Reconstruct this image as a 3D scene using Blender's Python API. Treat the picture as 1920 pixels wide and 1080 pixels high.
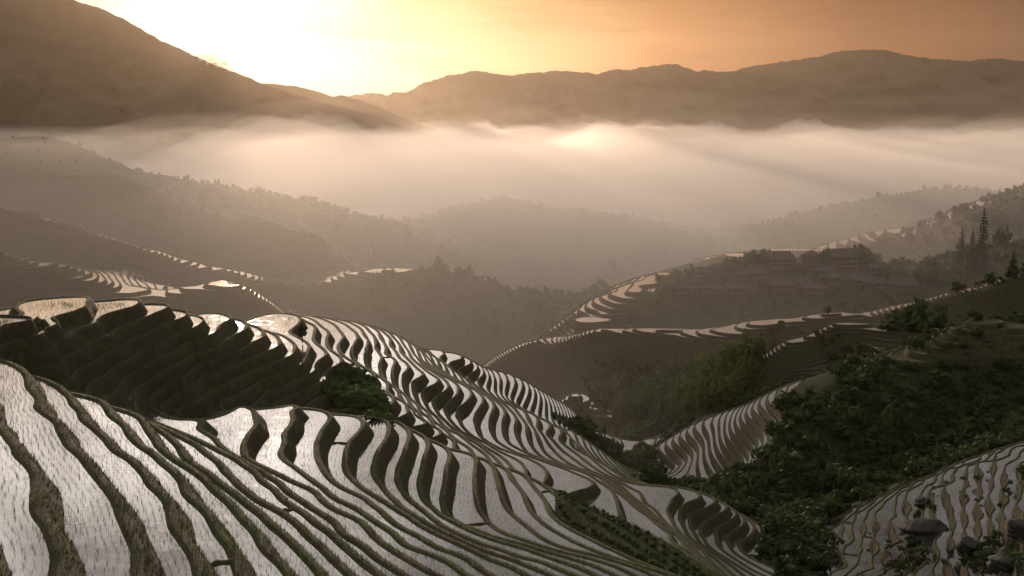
import bpy, bmesh, math, random, time
import numpy as np
from mathutils import Vector, Matrix
T0 = time.time()
scene = bpy.context.scene
for o in list(bpy.data.objects): bpy.data.objects.remove(o, do_unlink=True)
col = scene.collection
rad = math.radians
# ================================================================= camera
F_PX = 1850.0; PITCH = math.atan((540-220)/F_PX); CP, SP = math.cos(PITCH), math.sin(PITCH)
cam_data = bpy.data.cameras.new('camera'); cam = bpy.data.objects.new('camera', cam_data); col.objects.link(cam)
cam_data.sensor_width = 36.0; cam_data.lens = 36.0*F_PX/1920; cam_data.clip_start = 0.5; cam_data.clip_end = 40000
cam.location = (0, 0, 0); cam.rotation_euler = (math.pi/2-PITCH, 0, 0)
scene.camera = cam
# ================================================================= sky, sun, exposure
SUN_AZ, SUN_EL = rad(-15.5), rad(4.7)               # azimuth from straight ahead, positive to the right
SUN_DIR = Vector((math.sin(SUN_AZ)*math.cos(SUN_EL), math.cos(SUN_AZ)*math.cos(SUN_EL), math.sin(SUN_EL)))
world = bpy.data.worlds.new('World'); scene.world = world; world.use_nodes = True
nt = world.node_tree; nt.nodes.clear()
class NB:
    """small node-building helper"""
    def __init__(s, tree): s.t = tree
    def n(s, typ, **kw):
        nd = s.t.nodes.new(typ)
        for k, v in kw.items(): setattr(nd, k, v)
        return nd
    def put(s, sock, v):
        if hasattr(v, 'is_output'): s.t.links.new(v, sock)
        else: sock.default_value = v
    def math(s, op, a, b=0.0, c=None, clamp=False):
        nd = s.n('ShaderNodeMath', operation=op, use_clamp=clamp)
        s.put(nd.inputs[0], a); s.put(nd.inputs[1], b)
        if c is not None: s.put(nd.inputs[2], c)
        return nd.outputs[0]
    def vmath(s, op, a, b=(0, 0, 0)):
        nd = s.n('ShaderNodeVectorMath', operation=op); s.put(nd.inputs[0], a); s.put(nd.inputs[1], b)
        return nd.outputs['Value'] if op in ('DOT_PRODUCT', 'LENGTH') else nd.outputs[0]
    def ramp(s, f, stops, interp='LINEAR'):
        nd = s.n('ShaderNodeValToRGB'); nd.color_ramp.interpolation = interp
        els = nd.color_ramp.elements
        while len(els) < len(stops): els.new(0.5)
        for e, (p, c) in zip(els, stops): e.position = p; e.color = (c[0], c[1], c[2], 1) if hasattr(c, '__len__') else (c, c, c, 1)
        s.put(nd.inputs[0], f); return nd.outputs[0]
    def mix(s, f, a, b, mode='MIX'):
        nd = s.n('ShaderNodeMix', data_type='RGBA', blend_type=mode)
        s.put(nd.inputs[0], f); s.put(nd.inputs[6], a); s.put(nd.inputs[7], b)
        return nd.outputs[2]
    def noise(s, vec, scale, detail=3, rough=0.55, dist=0.0):
        nd = s.n('ShaderNodeTexNoise'); nd.inputs['Scale'].default_value = scale; nd.inputs['Detail'].default_value = detail
        nd.inputs['Roughness'].default_value = rough; nd.inputs['Distortion'].default_value = dist
        if vec is not None: s.put(nd.inputs['Vector'], vec)
        return nd.outputs['Fac']
    def smooth(s, x, lo, hi):
        nd = s.n('ShaderNodeMapRange', interpolation_type='SMOOTHSTEP'); s.put(nd.inputs[0], x)
        nd.inputs[1].default_value = lo; nd.inputs[2].default_value = hi
        return nd.outputs[0]
B = NB(nt)
gen = B.n('ShaderNodeTexCoord').outputs['Generated']
dirv = B.vmath('NORMALIZE', gen)
ang = B.math('ARCCOSINE', B.math('MINIMUM', B.vmath('DOT_PRODUCT', dirv, tuple(SUN_DIR)), 0.99999))
angn = B.math('DIVIDE', ang, rad(90), clamp=True)
sep = B.n('ShaderNodeSeparateXYZ'); nt.links.new(dirv, sep.inputs[0])
elev = B.math('ARCSINE', sep.outputs[2])
dg = lambda a: a/90.0
HAZ, HEL = rad(-23), rad(11)                          # brightest part of an unseen high cloud sheet, shaped to brighten the paddy water
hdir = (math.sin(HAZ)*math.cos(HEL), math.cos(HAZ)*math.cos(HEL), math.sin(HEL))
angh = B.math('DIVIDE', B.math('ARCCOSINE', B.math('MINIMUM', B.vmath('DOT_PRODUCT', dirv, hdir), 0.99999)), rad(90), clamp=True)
low = B.ramp(angn, [(0, (1.32, 1.17, .95)), (dg(5), (1.1, .98, .78)), (dg(10), (.94, .75, .50)), (dg(16), (.80, .50, .26)), (dg(24), (.47, .21, .088)),
                    (dg(34), (.19, .066, .027)), (dg(46), (.05, .018, .010)), (1, (.08, .05, .04))])
# a darker peach cloud deck closes the low sky upwards
band = B.ramp(B.math('DIVIDE', elev, rad(20), clamp=True), [(0, (1, 1, 1)), (.20, (1, 1, 1)), (.36, (.80, .68, .56)), (.6, (.75, .66, .58))])
low = B.mix(B.smooth(angn, dg(3), dg(11)), low, B.mix(1.0, low, band, 'MULTIPLY'))
high = B.ramp(angh, [(0, (3.9, 3.55, 3.2)), (dg(11), (3.5, 3.2, 2.95)), (dg(16), (2.9, 2.65, 2.5)), (dg(21), (1.65, 1.52, 1.45)), (dg(26), (1.0, .93, .90)), (dg(38), (.55, .52, .51)), (dg(55), (.52, .50, .50)), (1, (.60, .59, .60))])  # sky behind the view is raised as fill for the camera-facing slopes
mph = B.n('ShaderNodeMapping'); nt.links.new(dirv, mph.inputs[0]); mph.inputs['Scale'].default_value = (3, 3, 6)
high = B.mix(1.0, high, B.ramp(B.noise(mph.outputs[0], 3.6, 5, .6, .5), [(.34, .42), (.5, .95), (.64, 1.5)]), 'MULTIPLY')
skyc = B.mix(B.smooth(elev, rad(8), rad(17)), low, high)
# thin cloud streaks, stretched along the horizon
mp = B.n('ShaderNodeMapping'); nt.links.new(dirv, mp.inputs[0]); mp.inputs['Scale'].default_value = (2.2, 2.2, 13)
cl = B.noise(mp.outputs[0], 1.7, 7, 0.6, 0.8)
cl = B.ramp(cl, [(0.3, .62), (.46, .95), (.58, 1.08), (.75, 1.25)])
skyc = B.mix(1.0, skyc, cl, 'MULTIPLY')
nish = B.n('ShaderNodeTexSky', sky_type='NISHITA'); nish.sun_disc = False; nish.sun_elevation = SUN_EL; nish.sun_rotation = SUN_AZ
nish.air_density = 1.5; nish.dust_density = 3.0
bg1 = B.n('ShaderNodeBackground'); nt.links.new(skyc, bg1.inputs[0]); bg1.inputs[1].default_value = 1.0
bg2 = B.n('ShaderNodeBackground'); nt.links.new(nish.outputs[0], bg2.inputs[0]); bg2.inputs[1].default_value = 0.01
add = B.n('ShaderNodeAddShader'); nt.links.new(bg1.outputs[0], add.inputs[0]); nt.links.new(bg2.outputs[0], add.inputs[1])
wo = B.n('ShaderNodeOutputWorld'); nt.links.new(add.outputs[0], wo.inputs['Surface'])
world.cycles.sampling_method = 'MANUAL'; world.cycles.sample_map_resolution = 512

sun_data = bpy.data.lights.new('sun', 'SUN'); sun = bpy.data.objects.new('sun', sun_data); col.objects.link(sun)
sun_data.energy = 5.0; sun_data.angle = rad(1.5); sun_data.color = (1.0, 0.76, 0.56)
sun.rotation_euler = SUN_DIR.to_track_quat('Z', 'Y').to_euler()

vs = scene.view_settings; vs.view_transform = 'Standard'; vs.look = 'None'; vs.gamma = 1.0; vs.use_curve_mapping = False; vs.exposure = 0.0
cy = scene.cycles
cy.max_bounces = 5; cy.diffuse_bounces = 2; cy.glossy_bounces = 2; cy.transmission_bounces = 1; cy.transparent_max_bounces = 6; cy.volume_bounces = 1
cy.use_denoising = True; cy.use_adaptive_sampling = True; cy.adaptive_threshold = 0.015; cy.sample_clamp_indirect = 4.0
cy.caustics_reflective = False; cy.caustics_refractive = False
# ================================================================= materials
def mat(name):
    m = bpy.data.materials.new(name); m.use_nodes = True; t = m.node_tree; t.nodes.clear()
    b = NB(t); out = b.n('ShaderNodeOutputMaterial'); p = b.n('ShaderNodeBsdfPrincipled'); t.links.new(p.outputs[0], out.inputs[0])
    return m, b, p, out
def pos(b): return b.n('ShaderNodeNewGeometry').outputs['Position']
def bump(b, p, h, strength, dist):
    nd = b.n('ShaderNodeBump'); nd.inputs['Strength'].default_value = strength; nd.inputs['Distance'].default_value = dist
    b.put(nd.inputs['Height'], h); b.t.links.new(nd.outputs[0], p.inputs['Normal'])
def make_mats():
    M = {}
    m, b, p, o = mat('paddy_water'); P_ = pos(b)
    rnd = b.n('ShaderNodeObjectInfo').outputs['Random']
    silt = b.noise(P_, 0.30, 5, .6, .5); mud = b.noise(P_, .85, 5, .65)
    b.put(p.inputs['Base Color'], b.mix(b.smooth(b.math('ADD', silt, b.math('MULTIPLY', rnd, .12)), .48, .72), (.026, .023, .019, 1), b.ramp(mud, [(.3, (.05, .042, .030)), (.7, (.10, .085, .062))])))
    b.put(p.inputs['Roughness'], b.math('ADD', b.math('MULTIPLY', b.smooth(mud, .45, .7), .14), b.math('ADD', .03, b.math('MULTIPLY', rnd, .05))))
    b.put(p.inputs['Specular IOR Level'], b.math('SUBTRACT', .55, b.math('MULTIPLY', b.smooth(mud, .56, .74), .22)))
    p.inputs['IOR'].default_value = 1.55
    bump(b, p, b.math('ADD', b.noise(P_, 1.6, 3), b.math('MULTIPLY', b.noise(P_, 7.0, 2), .35)), 0.07, 0.05)
    M['water'] = m
    m, b, p, o = mat('grassy_bank'); P_ = pos(b)
    big = b.noise(P_, 0.11, 3); mid = b.noise(P_, 1.1, 5, .65); fine = b.noise(P_, 9, 4, .7)
    c = b.ramp(mid, [(.3, (.040, .030, .020)), (.48, (.048, .044, .022)), (.62, (.052, .066, .022)), (.8, (.085, .105, .035))])
    c = b.mix(b.smooth(big, .38, .62), c, b.ramp(fine, [(.3, (.032, .028, .016)), (.7, (.066, .056, .030))]))
    b.put(p.inputs['Base Color'], c); p.inputs['Roughness'].default_value = .95; p.inputs['Specular IOR Level'].default_value = .15
    nz = b.n('ShaderNodeSeparateXYZ'); b.t.links.new(b.n('ShaderNodeNewGeometry').outputs['True Normal'], nz.inputs[0])
    c = b.mix(b.smooth(nz.outputs[2], .55, .92), b.mix(1.0, c, (.82, .78, .74, 1), 'MULTIPLY'), b.mix(1.0, c, (1.05, 1.1, .95, 1), 'MULTIPLY'))   # turf on the crown, bare earth on the cut face
    b.put(p.inputs['Base Color'], c)
    bump(b, p, b.math('ADD', b.math('MULTIPLY', fine, .4), mid), 1.0, .22)
    M['bank'] = m
    m, b, p, o = mat('hill_ground'); P_ = pos(b)
    mid = b.noise(P_, .25, 6, .65); fine = b.noise(P_, 2.5, 4, .7)
    c = b.ramp(mid, [(.3, (.018, .023, .010)), (.55, (.028, .036, .013)), (.75, (.048, .043, .024))])
    b.put(p.inputs['Base Color'], c); p.inputs['Roughness'].default_value = 1; p.inputs['Specular IOR Level'].default_value = .1
    bump(b, p, fine, 1.0, .5)
    M['ground'] = m
    m, b, p, o = mat('dry_field'); P_ = pos(b)
    b.put(p.inputs['Base Color'], b.ramp(b.noise(P_, .5, 5, .65), [(.35, (.05, .045, .022)), (.5, (.06, .07, .025)), (.7, (.10, .065, .042))]))
    p.inputs['Roughness'].default_value = 1; p.inputs['Specular IOR Level'].default_value = .1
    bump(b, p, b.noise(P_, 3, 4, .7), 1.0, .3)
    M['dry'] = m
    for nm, stops in (('foliage', [(.3, (.016, .026, .008)), (.5, (.030, .046, .013)), (.7, (.062, .085, .022))]), ('bamboo', [(.3, (.045, .06, .016)), (.6, (.09, .11, .03)), (.8, (.13, .14, .045))]),
                      ('shrub', [(.3, (.030, .045, .012)), (.5, (.055, .085, .02)), (.7, (.10, .14, .03))]), ('conifer', [(.3, (.014, .022, .012)), (.7, (.03, .042, .02))]), ('grass', [(.3, (.035, .028, .014)), (.5, (.042, .055, .014)), (.7, (.085, .115, .026))]),
                      ('seedling', [(.3, (.07, .085, .025)), (.7, (.12, .13, .04))])):
        m, b, p, o = mat(nm); P_ = pos(b)
        c = b.ramp(b.math('ADD', b.math('MULTIPLY', b.noise(P_, .16, 3), .6), b.math('MULTIPLY', b.noise(P_, 1.7, 3), .4)), stops)
        b.put(p.inputs['Base Color'], c); p.inputs['Roughness'].default_value = .8; p.inputs['Specular IOR Level'].default_value = .2
        tr = b.n('ShaderNodeBsdfTranslucent'); b.put(tr.inputs[0], c); mx = b.n('ShaderNodeMixShader'); mx.inputs[0].default_value = .3
        b.t.links.new(p.outputs[0], mx.inputs[1]); b.t.links.new(tr.outputs[0], mx.inputs[2]); b.t.links.new(mx.outputs[0], o.inputs[0])
        M[nm] = m
    for nm, c0, c1_, sc in (('bark', (.03, .022, .016), (.07, .05, .035), 6), ('timber', (.035, .024, .017), (.085, .055, .038), 3), ('roof_tile', (.022, .021, .021), (.05, .046, .044), 4),
                            ('dark_opening', (.006, .005, .005), (.014, .012, .01), 3), ('pale_board', (.10, .075, .055), (.17, .13, .10), 3), ('boulder', (.012, .012, .010), (.045, .043, .036), 1.3), ('stream_foam', (.3, .3, .3), (.6, .6, .6), 3)):
        m, b, p, o = mat(nm); P_ = pos(b); nz = b.noise(P_, sc, 6, .7)
        b.put(p.inputs['Base Color'], b.ramp(nz, [(.3, c0), (.7, c1_)])); p.inputs['Roughness'].default_value = .9; p.inputs['Specular IOR Level'].default_value = .25
        bump(b, p, nz, .8, .08); M[nm] = m
    m, b, p, o = mat('mountain_forest'); P_ = pos(b)
    b.put(p.inputs['Base Color'], b.ramp(b.noise(P_, .004, 8, .65), [(.3, (.028, .030, .018)), (.7, (.055, .052, .032))]))
    p.inputs['Roughness'].default_value = 1; p.inputs['Specular IOR Level'].default_value = .05
    bump(b, p, b.noise(P_, .02, 6, .7), .7, 12)
    M['mountain'] = m
    return M
MAT = make_mats()
def volume_mat(name, density, color, g):
    m = bpy.data.materials.new(name); m.use_nodes = True; t = m.node_tree; t.nodes.clear()
    o = t.nodes.new('ShaderNodeOutputMaterial'); v = t.nodes.new('ShaderNodeVolumePrincipled')
    v.inputs['Density'].default_value = density; v.inputs['Color'].default_value = (*color, 1); v.inputs['Anisotropy'].default_value = g
    t.links.new(v.outputs[0], o.inputs['Volume'])
    m.cycles.homogeneous_volume = True
    return m
# ================================================================= mesh helpers
def mesh_np(name, V, F, material, smooth=True, ngon=None):
    """V (n,3), F (m,3) or (m,4) arrays (plus one optional n-gon) -> mesh datablock"""
    me = bpy.data.meshes.new(name); V = np.asarray(V, np.float32); F = np.asarray(F, np.int32)
    k = F.shape[1]; lv = F.ravel(); st = np.arange(0, F.size, k, dtype=np.int32)
    if ngon is not None: st = np.append(st, np.int32(len(lv))); lv = np.concatenate([lv, np.asarray(ngon, np.int32)])
    me.vertices.add(len(V)); me.vertices.foreach_set('co', V.ravel())
    me.loops.add(len(lv)); me.loops.foreach_set('vertex_index', lv)
    me.polygons.add(len(st)); me.polygons.foreach_set('loop_start', st)
    me.update(calc_edges=True); me.validate()
    me.polygons.foreach_set('use_smooth', np.full(len(me.polygons), smooth, dtype=bool))
    if material is not None: me.materials.append(material)
    return me
def link(name, me, parent=None):
    o = bpy.data.objects.new(name, me); col.objects.link(o)
    if parent is not None: o.parent = parent
    return o
def tag(o, label=None, cat=None, group=None, kind=None):
    if label: o['label'] = label
    if cat: o['category'] = cat
    if group: o['group'] = group
    if kind: o['kind'] = kind
    return o
def weld(soup, tol=0.002):
    """triangle soup (n,3,3) -> V, F"""
    flat = soup.reshape(-1, 3); key = np.round(flat/tol).astype(np.int64)
    _, idx, inv = np.unique(key, axis=0, return_index=True, return_inverse=True)
    F = inv.reshape(-1, 3); ok = (F[:, 0] != F[:, 1]) & (F[:, 1] != F[:, 2]) & (F[:, 0] != F[:, 2])
    return flat[idx], F[ok], ok
RNG = np.random.default_rng(7)
def make_noise(seed, n=7):
    r = np.random.default_rng(seed); a = r.uniform(0, 2*np.pi, n); w = r.uniform(.7, 1.5, n); ph = r.uniform(0, 2*np.pi, n)
    def f(x, y, lam):
        k = 2*np.pi/lam; out = np.zeros(np.broadcast(x, y).shape)
        for i in range(n): out += np.sin(k*w[i]*(np.cos(a[i])*x+np.sin(a[i])*y)+ph[i]+1.3*np.sin(k*.43*w[i]*(np.sin(a[i])*x-np.cos(a[i])*y)+2*ph[i]))
        return out/math.sqrt(n)
    return f
nzA, nzB, nzC = make_noise(1), make_noise(2), make_noise(3)
# ================================================================= the land, surveyed from the terrace lines
def ray(u, v):
    X = (np.asarray(u, float)-960)/F_PX; Y = (540-np.asarray(v, float))/F_PX
    den = CP+Y*SP
    return X/den, (-SP+Y*CP)/den
def project(x, y, z):
    d = y*CP - z*SP
    return 960+F_PX*x/d, 540-F_PX*(y*SP+z*CP)/d
SV = []; SVREG = []; REG = 'near'
def survey(s, y, q): SV.append((float(s), math.log(float(y)), float(q))); SVREG.append(REG)
def contour(z, pts):
    for u, v in pts: s, q = ray(u, v); survey(s, z/q, q)
def seen(pts):
    for u, v, y in pts: s, q = ray(u, v); survey(s, y, q)
def seenz(pts):
    for u, v, z in pts: s, q = ray(u, v); survey(s, z/q, q)
def hid(pts):
    for u, y, z in pts: survey((u-960)/F_PX/0.985, y, z/y)
def crop(x0, y0, k): return lambda *p: [(x0+a/k, y0+b/k) for a, b in p]
c1 = crop(0,660,2.5725); c2 = crop(300,730,3.0857); c3 = crop(600,760,3.376); c4 = crop(960,800,3.84)
c5 = crop(0,550,4.695); c6 = crop(380,560,4.5); c7 = crop(640,620,4.5); c8 = crop(900,640,4.153)
REG = 'near'   # near spur
contour(-14, [(-60,960),(-20,1078),(20,1200)])
contour(-15, [(-90,700)]+c1((0,335),(60,425),(150,530),(205,640),(225,760),(265,880),(320,1075))+[(160,1200)])
contour(-16, [(-60,655)]+c1((0,40),(60,60),(150,130),(240,280),(370,450),(500,610),(600,750),(640,850),(690,960),(705,1075))+[(310,1200)])
contour(-17, c1((205,130),(280,160),(370,240),(450,350),(590,470),(740,610),(830,740),(870,850),(950,980),(990,1075))+[(440,1200)])
contour(-18, c1((400,210),(510,260),(600,350),(720,470),(850,580),(930,680))+c2((320,760),(400,860),(450,960),(490,1075))+[(530,1200)])
contour(-19, c1((580,275),(690,320),(740,400),(790,460))+c2((130,420),(200,470),(300,540),(430,660),(560,800),(680,960),(770,1075)))
contour(-20, c2((0,235),(90,290),(160,380),(290,485),(430,590),(540,680),(700,810),(830,930),(960,1075)))
contour(-21, c2((160,280),(270,350),(380,450),(480,560),(600,640),(760,740),(880,850),(1000,960),(1100,1060)))
contour(-22, c2((320,340),(430,390),(560,480),(700,600),(860,720),(1000,830),(1130,950),(1290,1070)))
contour(-23, c2((240,170),(245,230),(330,290))+c2((640,510),(760,590),(900,690),(1080,830),(1280,980)))
contour(-24, c2((450,95),(590,140),(595,200),(530,290),(525,390))+[(600,925),(704,997),(766,1044),(825,1078)])
contour(-25, c2((770,90),(770,130),(735,260),(720,370),(790,450),(900,530),(1050,640))+c3((400,760),(600,890),(800,990),(960,1075)))
contour(-26, c3((65,40),(20,200),(0,290),(30,380),(160,510),(300,590),(500,740),(720,870),(900,960),(1050,1040)))
contour(-27, c3((265,80),(215,230),(190,330),(200,430),(270,510),(400,600),(530,680),(700,780),(900,880),(1050,950),(1200,1010),(1330,1075)))
contour(-28, c3((430,110),(435,200),(360,350),(350,430),(400,510),(550,660),(800,800),(950,880),(1100,930),(1250,980),(1418,1040)))
contour(-29, c3((570,160),(560,260),(505,400),(500,480),(570,590),(700,680),(850,790),(1000,860),(1150,910),(1300,960),(1418,990)))
contour(-30, c3((690,210),(690,320),(660,440),(660,550),(740,650),(870,740),(1000,810),(1150,860),(1418,945)))
contour(-31, c3((830,280),(830,380),(800,600),(830,700),(900,750),(1050,810),(1418,915)))
contour(-32, c3((980,320),(995,400),(1000,600),(1060,720),(1130,780),(1280,850),(1418,890)))
contour(-33, c3((1110,390),(1160,560),(1230,700),(1310,770),(1418,840))+c4((400,870),(600,920),(900,1010)))
contour(-34, c4((0,370),(90,500),(150,620),(230,690),(400,790),(560,870),(800,960),(1100,1050)))
contour(-35, c4((0,310),(150,420),(250,530),(290,620),(380,700),(560,800),(700,870),(900,960),(1150,1060)))
contour(-38, [(1050,925),(1142,967),(1220,1003),(1293,1052)])
REG = 'near'   # below the frame
contour(-20, [(680,1180)]); contour(-24,[(980,1180)]); contour(-28,[(1200,1180)]); contour(-33,[(1380,1180)]); contour(-38,[(1500,1180)])
REG = 'flank'   # gully behind the near spur
hid([(-120,67,-17.2),(0,68,-18),(150,68,-20.2),(300,80,-24.6),(450,88,-27.0),(550,94,-28.9),(680,97,-31.4),(770,97.5,-32.9),(890,96.5,-34.7),(960,97.5,-36.6),
     (1060,101,-41),(1150,98,-41.5),(1230,95,-42.5)])
REG = 'flank'   # second spur, camera-facing flank and crest
contour(-15, c5((0,350),(330,178))+[(-80,600)])
contour(-16, c5((480,232),(760,105),(250,300))+[(20,640)])
contour(-17, c5((1200,110),(860,240),(510,435),(370,520)))
contour(-18, c5((1440,155),(1240,240),(960,390),(700,520),(560,620)))
contour(-19, c5((1640,205),(1480,270),(1150,420),(880,570),(650,720)))
contour(-20, c5((1775,265),(1660,330),(1330,480),(1050,630),(800,800)))
contour(-21, [(402,627),(396,629),(319,663),(270,691),(224,729)])
contour(-22, [(438,633),(425,640),(350,672),(300,700),(255,740)])
contour(-23, [(473,644),(455,655),(390,683),(330,715)])
contour(-24, [(504,660),(484,669),(433,687),(380,707),(330,738)])
contour(-25, [(535,673),(515,683),(450,708),(390,735)])
contour(-26, [(558,689),(538,698),(480,722)])
contour(-27, [(580,704),(544,716),(495,738)])
contour(-28, [(613,713),(590,722),(560,738)])
hid([(-60,71,-14.45),(0,71,-14.4),(40,73,-14.45),(85,81.5,-15.4),(120,82,-15.4),(152,83.5,-15.5),(215,87.5,-16.4),(240,88.5,-16.45),(285,91.5,-17.4),(332,94,-18.4),(362,96,-19.4)])
REG = 'second'   # far side of that crest
hid([(400,102,-20.4),(420,103,-20.5)])
hid([(-140,80,-16.5),(-140,95,-20),(0,80,-16.4),(0,95,-21),(60,100,-21.5),(100,92,-18.2),(160,93,-18.4),(256,98,-20),(307,101,-21),(347,110,-23),(200,112,-25)])
contour(-21, c6((235,150),(155,230)))
contour(-22, c6((380,190)))
contour(-23, c6((520,260)))
contour(-24, c6((560,270),(660,345)))
contour(-25, c6((740,350),(790,400)))
contour(-26, c6((890,475)))
contour(-27, c6((1060,490)))
contour(-29.5,[(640,725),(690,765),(715,785)])
seenz([(480,595,-25.6),(560,592,-26),(520,620,-25.7)])
REG = 'second'   # shoulder beyond the saddle
contour(-27, c6((880,200),(960,310)))
contour(-28, c6((1050,240),(1095,300),(1080,400)))
contour(-29, c6((1190,270),(1215,330),(1170,400)))
contour(-30, c6((1310,290),(1325,340),(1280,400)))
contour(-31, c6((1380,320),(1410,350),(1385,410)))
contour(-32, c6((1450,310),(1465,360),(1450,410)))
contour(-34, c6((1590,340),(1590,400)))
contour(-38, c7((640,140),(690,240)))
contour(-42, c7((820,230),(850,320)))
contour(-46, c7((1000,320),(1040,390)))
contour(-31, c7((215,260),(240,320),(400,450),(560,620)))
contour(-32, c7((350,230),(335,330),(390,430),(480,510),(620,700),(750,790)))
contour(-33, c7((460,250),(440,330),(480,490),(600,640),(680,710),(840,830)))
contour(-34, c7((555,270),(530,400),(550,510),(650,620),(760,730),(900,890)))
contour(-35, c7((670,330),(615,430),(640,560),(700,650),(830,790),(1000,930)))
contour(-36, c7((845,410),(820,450),(700,530),(720,600),(820,720),(1000,870),(1240,1060)))
contour(-38, c7((1000,510),(915,620),(910,700),(960,780),(1050,870),(1200,970)))
contour(-39, c7((1110,530),(1000,650),(990,720),(1030,800),(1100,880),(1250,960)))
contour(-40, c7((1200,560),(1190,630),(1140,720),(1140,790),(1180,890),(1340,990)))
contour(-41, c7((1300,620),(1290,680),(1265,780),(1290,880),(1360,960),(1500,1040))+c4((200,240),(480,340),(600,400)))
contour(-42, c7((1390,680),(1375,780),(1390,900),(1500,1000)))
contour(-43, c7((1480,740),(1470,820),(1510,950),(1560,1020))+c4((100,190),(300,250),(480,310),(650,370),(720,440),(900,580),(1000,650),(1150,770),(1300,910),(1440,1060)))
contour(-45, c4((150,0),(250,190),(420,280),(640,345)))
REG = 'lower'
contour(-47, c4((260,50),(350,150),(480,250),(700,370),(860,440),(960,540),(1050,610),(1090,660),(1200,770),(1350,910),(1500,1060)))
contour(-48, c4((1200,460),(1195,500),(1150,560),(1150,650),(1200,740),(1400,900),(1560,1075)))
contour(-49, c4((1360,480),(1340,530),(1220,590),(1215,650),(1260,750),(1450,930),(1610,1075)))
contour(-50, c4((1480,540),(1300,620),(1290,690),(1330,770),(1500,930),(1680,1075)))
contour(-51, c4((1560,590),(1400,690),(1370,770),(1420,850),(1560,960),(1730,1060)))
contour(-52, c4((1620,620),(1500,720),(1490,800),(1540,900),(1640,970)))
contour(-53.5, c4((1670,650),(1590,810),(1640,910),(1780,990)))
contour(-49, c4((420,60),(560,210),(720,340)))
contour(-50, c4((900,400),(1040,425)))
REG = 'strips'   # lower strips of the second spur
seenz([(870,672,-45),(950,700,-53),(1000,728,-59),(1042,753,-65),(930,735,-50),(980,765,-55),(1030,790,-58),(1060,805,-57)])
seenz([(1076,808,-57),(1110,840,-59),(1160,868,-65),(1088,784,-69),(1148,818,-74),(1066,741,-76),(1117,782,-79),(1100,858,-53)])
REG = 'valley'   # valley
hid([(1000,268,-88),(1100,252,-84),(1180,238,-81),(1200,212,-77),(1330,168,-65),(940,225,-78)])
seenz([(1180,870,-74),(1450,975,-58),(1470,1040,-55),(1500,1075,-54)])
REG = 'saddle'   # right-hand patchwork field (saddle)
seenz([(1225,840,-72),(1250,880,-72),(1300,800,-66),(1310,890,-67),(1360,780,-62),(1365,885,-64.5),(1410,765,-57),(1420,840,-59),(1395,870,-62)])
REG = 'rightfield'   # right foreground field
seenz([(1540,1015,-55),(1600,985,-53),(1700,925,-49),(1800,890,-45.5),(1920,862,-41),(2020,840,-38),
       (1560,1075,-53),(1650,1050,-50.5),(1760,1000,-47),(1860,960,-43),(1930,930,-40),(1750,1078,-47),(1860,1078,-43.5),(1930,1078,-41),(2000,1078,-39)])
REG = 'wood'   # wooded hill on the right
hid([(1600,150,-58.5),(1750,150,-55),(1900,148,-51),(2050,148,-47)])
seen([(1480,900,153),(1500,800,168),(1600,900,156),(1600,765,176),(1550,722,183),(1700,820,166),(1700,694,188),(1730,646,197),(1790,612,200),(1850,602,200),(1920,610,201),(2030,600,202),
      (1850,720,186),(1850,820,168),(1980,760,178),(1620,684,194)])
hid([(1850,226,-55),(1700,222,-56),(2000,226,-54),(1560,212,-57),(1450,212,-62)])
REG = 'flatspur'   # spur with flat top behind it
seen([(1450,670,236),(1470,640,246),(1560,606,256),(1650,604,258),(1720,608,258),(1900,612,256),(1560,670,240),(1500,740,218),(1620,668,232)])
hid([(1560,284,-70),(1700,286,-67),(1880,284,-62),(1420,262,-76)])
REG = 'ridge'   # long dark ridge
seen([(930,665,330),(1000,640,322),(1100,628,306),(1200,620,300),(1330,625,292),(1450,600,302),(1560,586,312),(1650,580,316),(1750,555,312),(1900,520,304),(2010,500,300),
      (1000,700,306),(1080,700,294),(1150,700,285),(1150,770,266),(1300,690,274),(1300,760,246),(1400,690,272),(1800,570,300)])
hid([(1000,352,-88),(1200,338,-84),(1350,335,-82),(1500,348,-80),(1650,350,-78),(1800,345,-70),(1950,340,-62)])
REG = 'village'   # village hill
seen([(1000,640,380),(1040,622,374),(1110,600,364),(1080,582,402),(1140,545,424),(1220,512,444),(1300,528,432),(1400,560,402),(1500,562,396),(1600,562,392),(1700,560,384),
      (1400,500,452),(1500,490,458),(1600,490,458),(1700,502,442),(1800,480,424),(1900,452,424),(2020,430,424),(1840,520,385)])
hid([(1100,520,-112),(1250,510,-98),(1400,510,-97),(1550,515,-96),(1700,510,-90),(1850,510,-80)])
REG = 'farright'
seen([(1390,478,570),(1330,492,565),(1450,490,560)])
seen([(1570,470,602),(1640,448,612),(1700,430,622),(1800,390,642),(1920,350,652),(2050,310,662),(1700,485,560),(1900,430,545),(1800,450,550)])
REG = 'left'   # valley to the left
hid([(900,425,-124),(960,385,-108),(800,400,-122),(800,300,-100),(600,400,-104),(600,262,-88),(400,300,-84),(400,222,-66),(200,310,-80),(0,300,-76),(100,180,-50),(-100,170,-44),(-100,300,-74),(760,210,-66),(250,135,-34),(0,120,-27)])
seen([(-100,560,394),(0,562,396),(200,565,400),(380,572,398),(600,592,490),(800,650,470),(900,655,485)])
REG = 'hump'
seen([(540,520,562),(640,512,545),(740,503,542),(860,510,560),(960,545,560),(1010,585,520),(700,560,505),(900,600,515)])
REG = 'left'
seen([(400,530,430),(420,527,432),(445,534,430),(500,565,408),(340,545,432)])
hid([(420,485,-84),(300,480,-80),(600,640,-125),(760,660,-128),(900,690,-135),(1000,680,-135)])
seen([(-100,450,432),(0,472,432),(150,506,432),(330,540,422),(-100,370,520),(0,395,522),(150,425,522),(330,480,522),(440,515,502)])
hid([(0,470,-66),(150,472,-71),(280,475,-77),(0,600,-58),(200,600,-75),(400,590,-95)])
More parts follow.
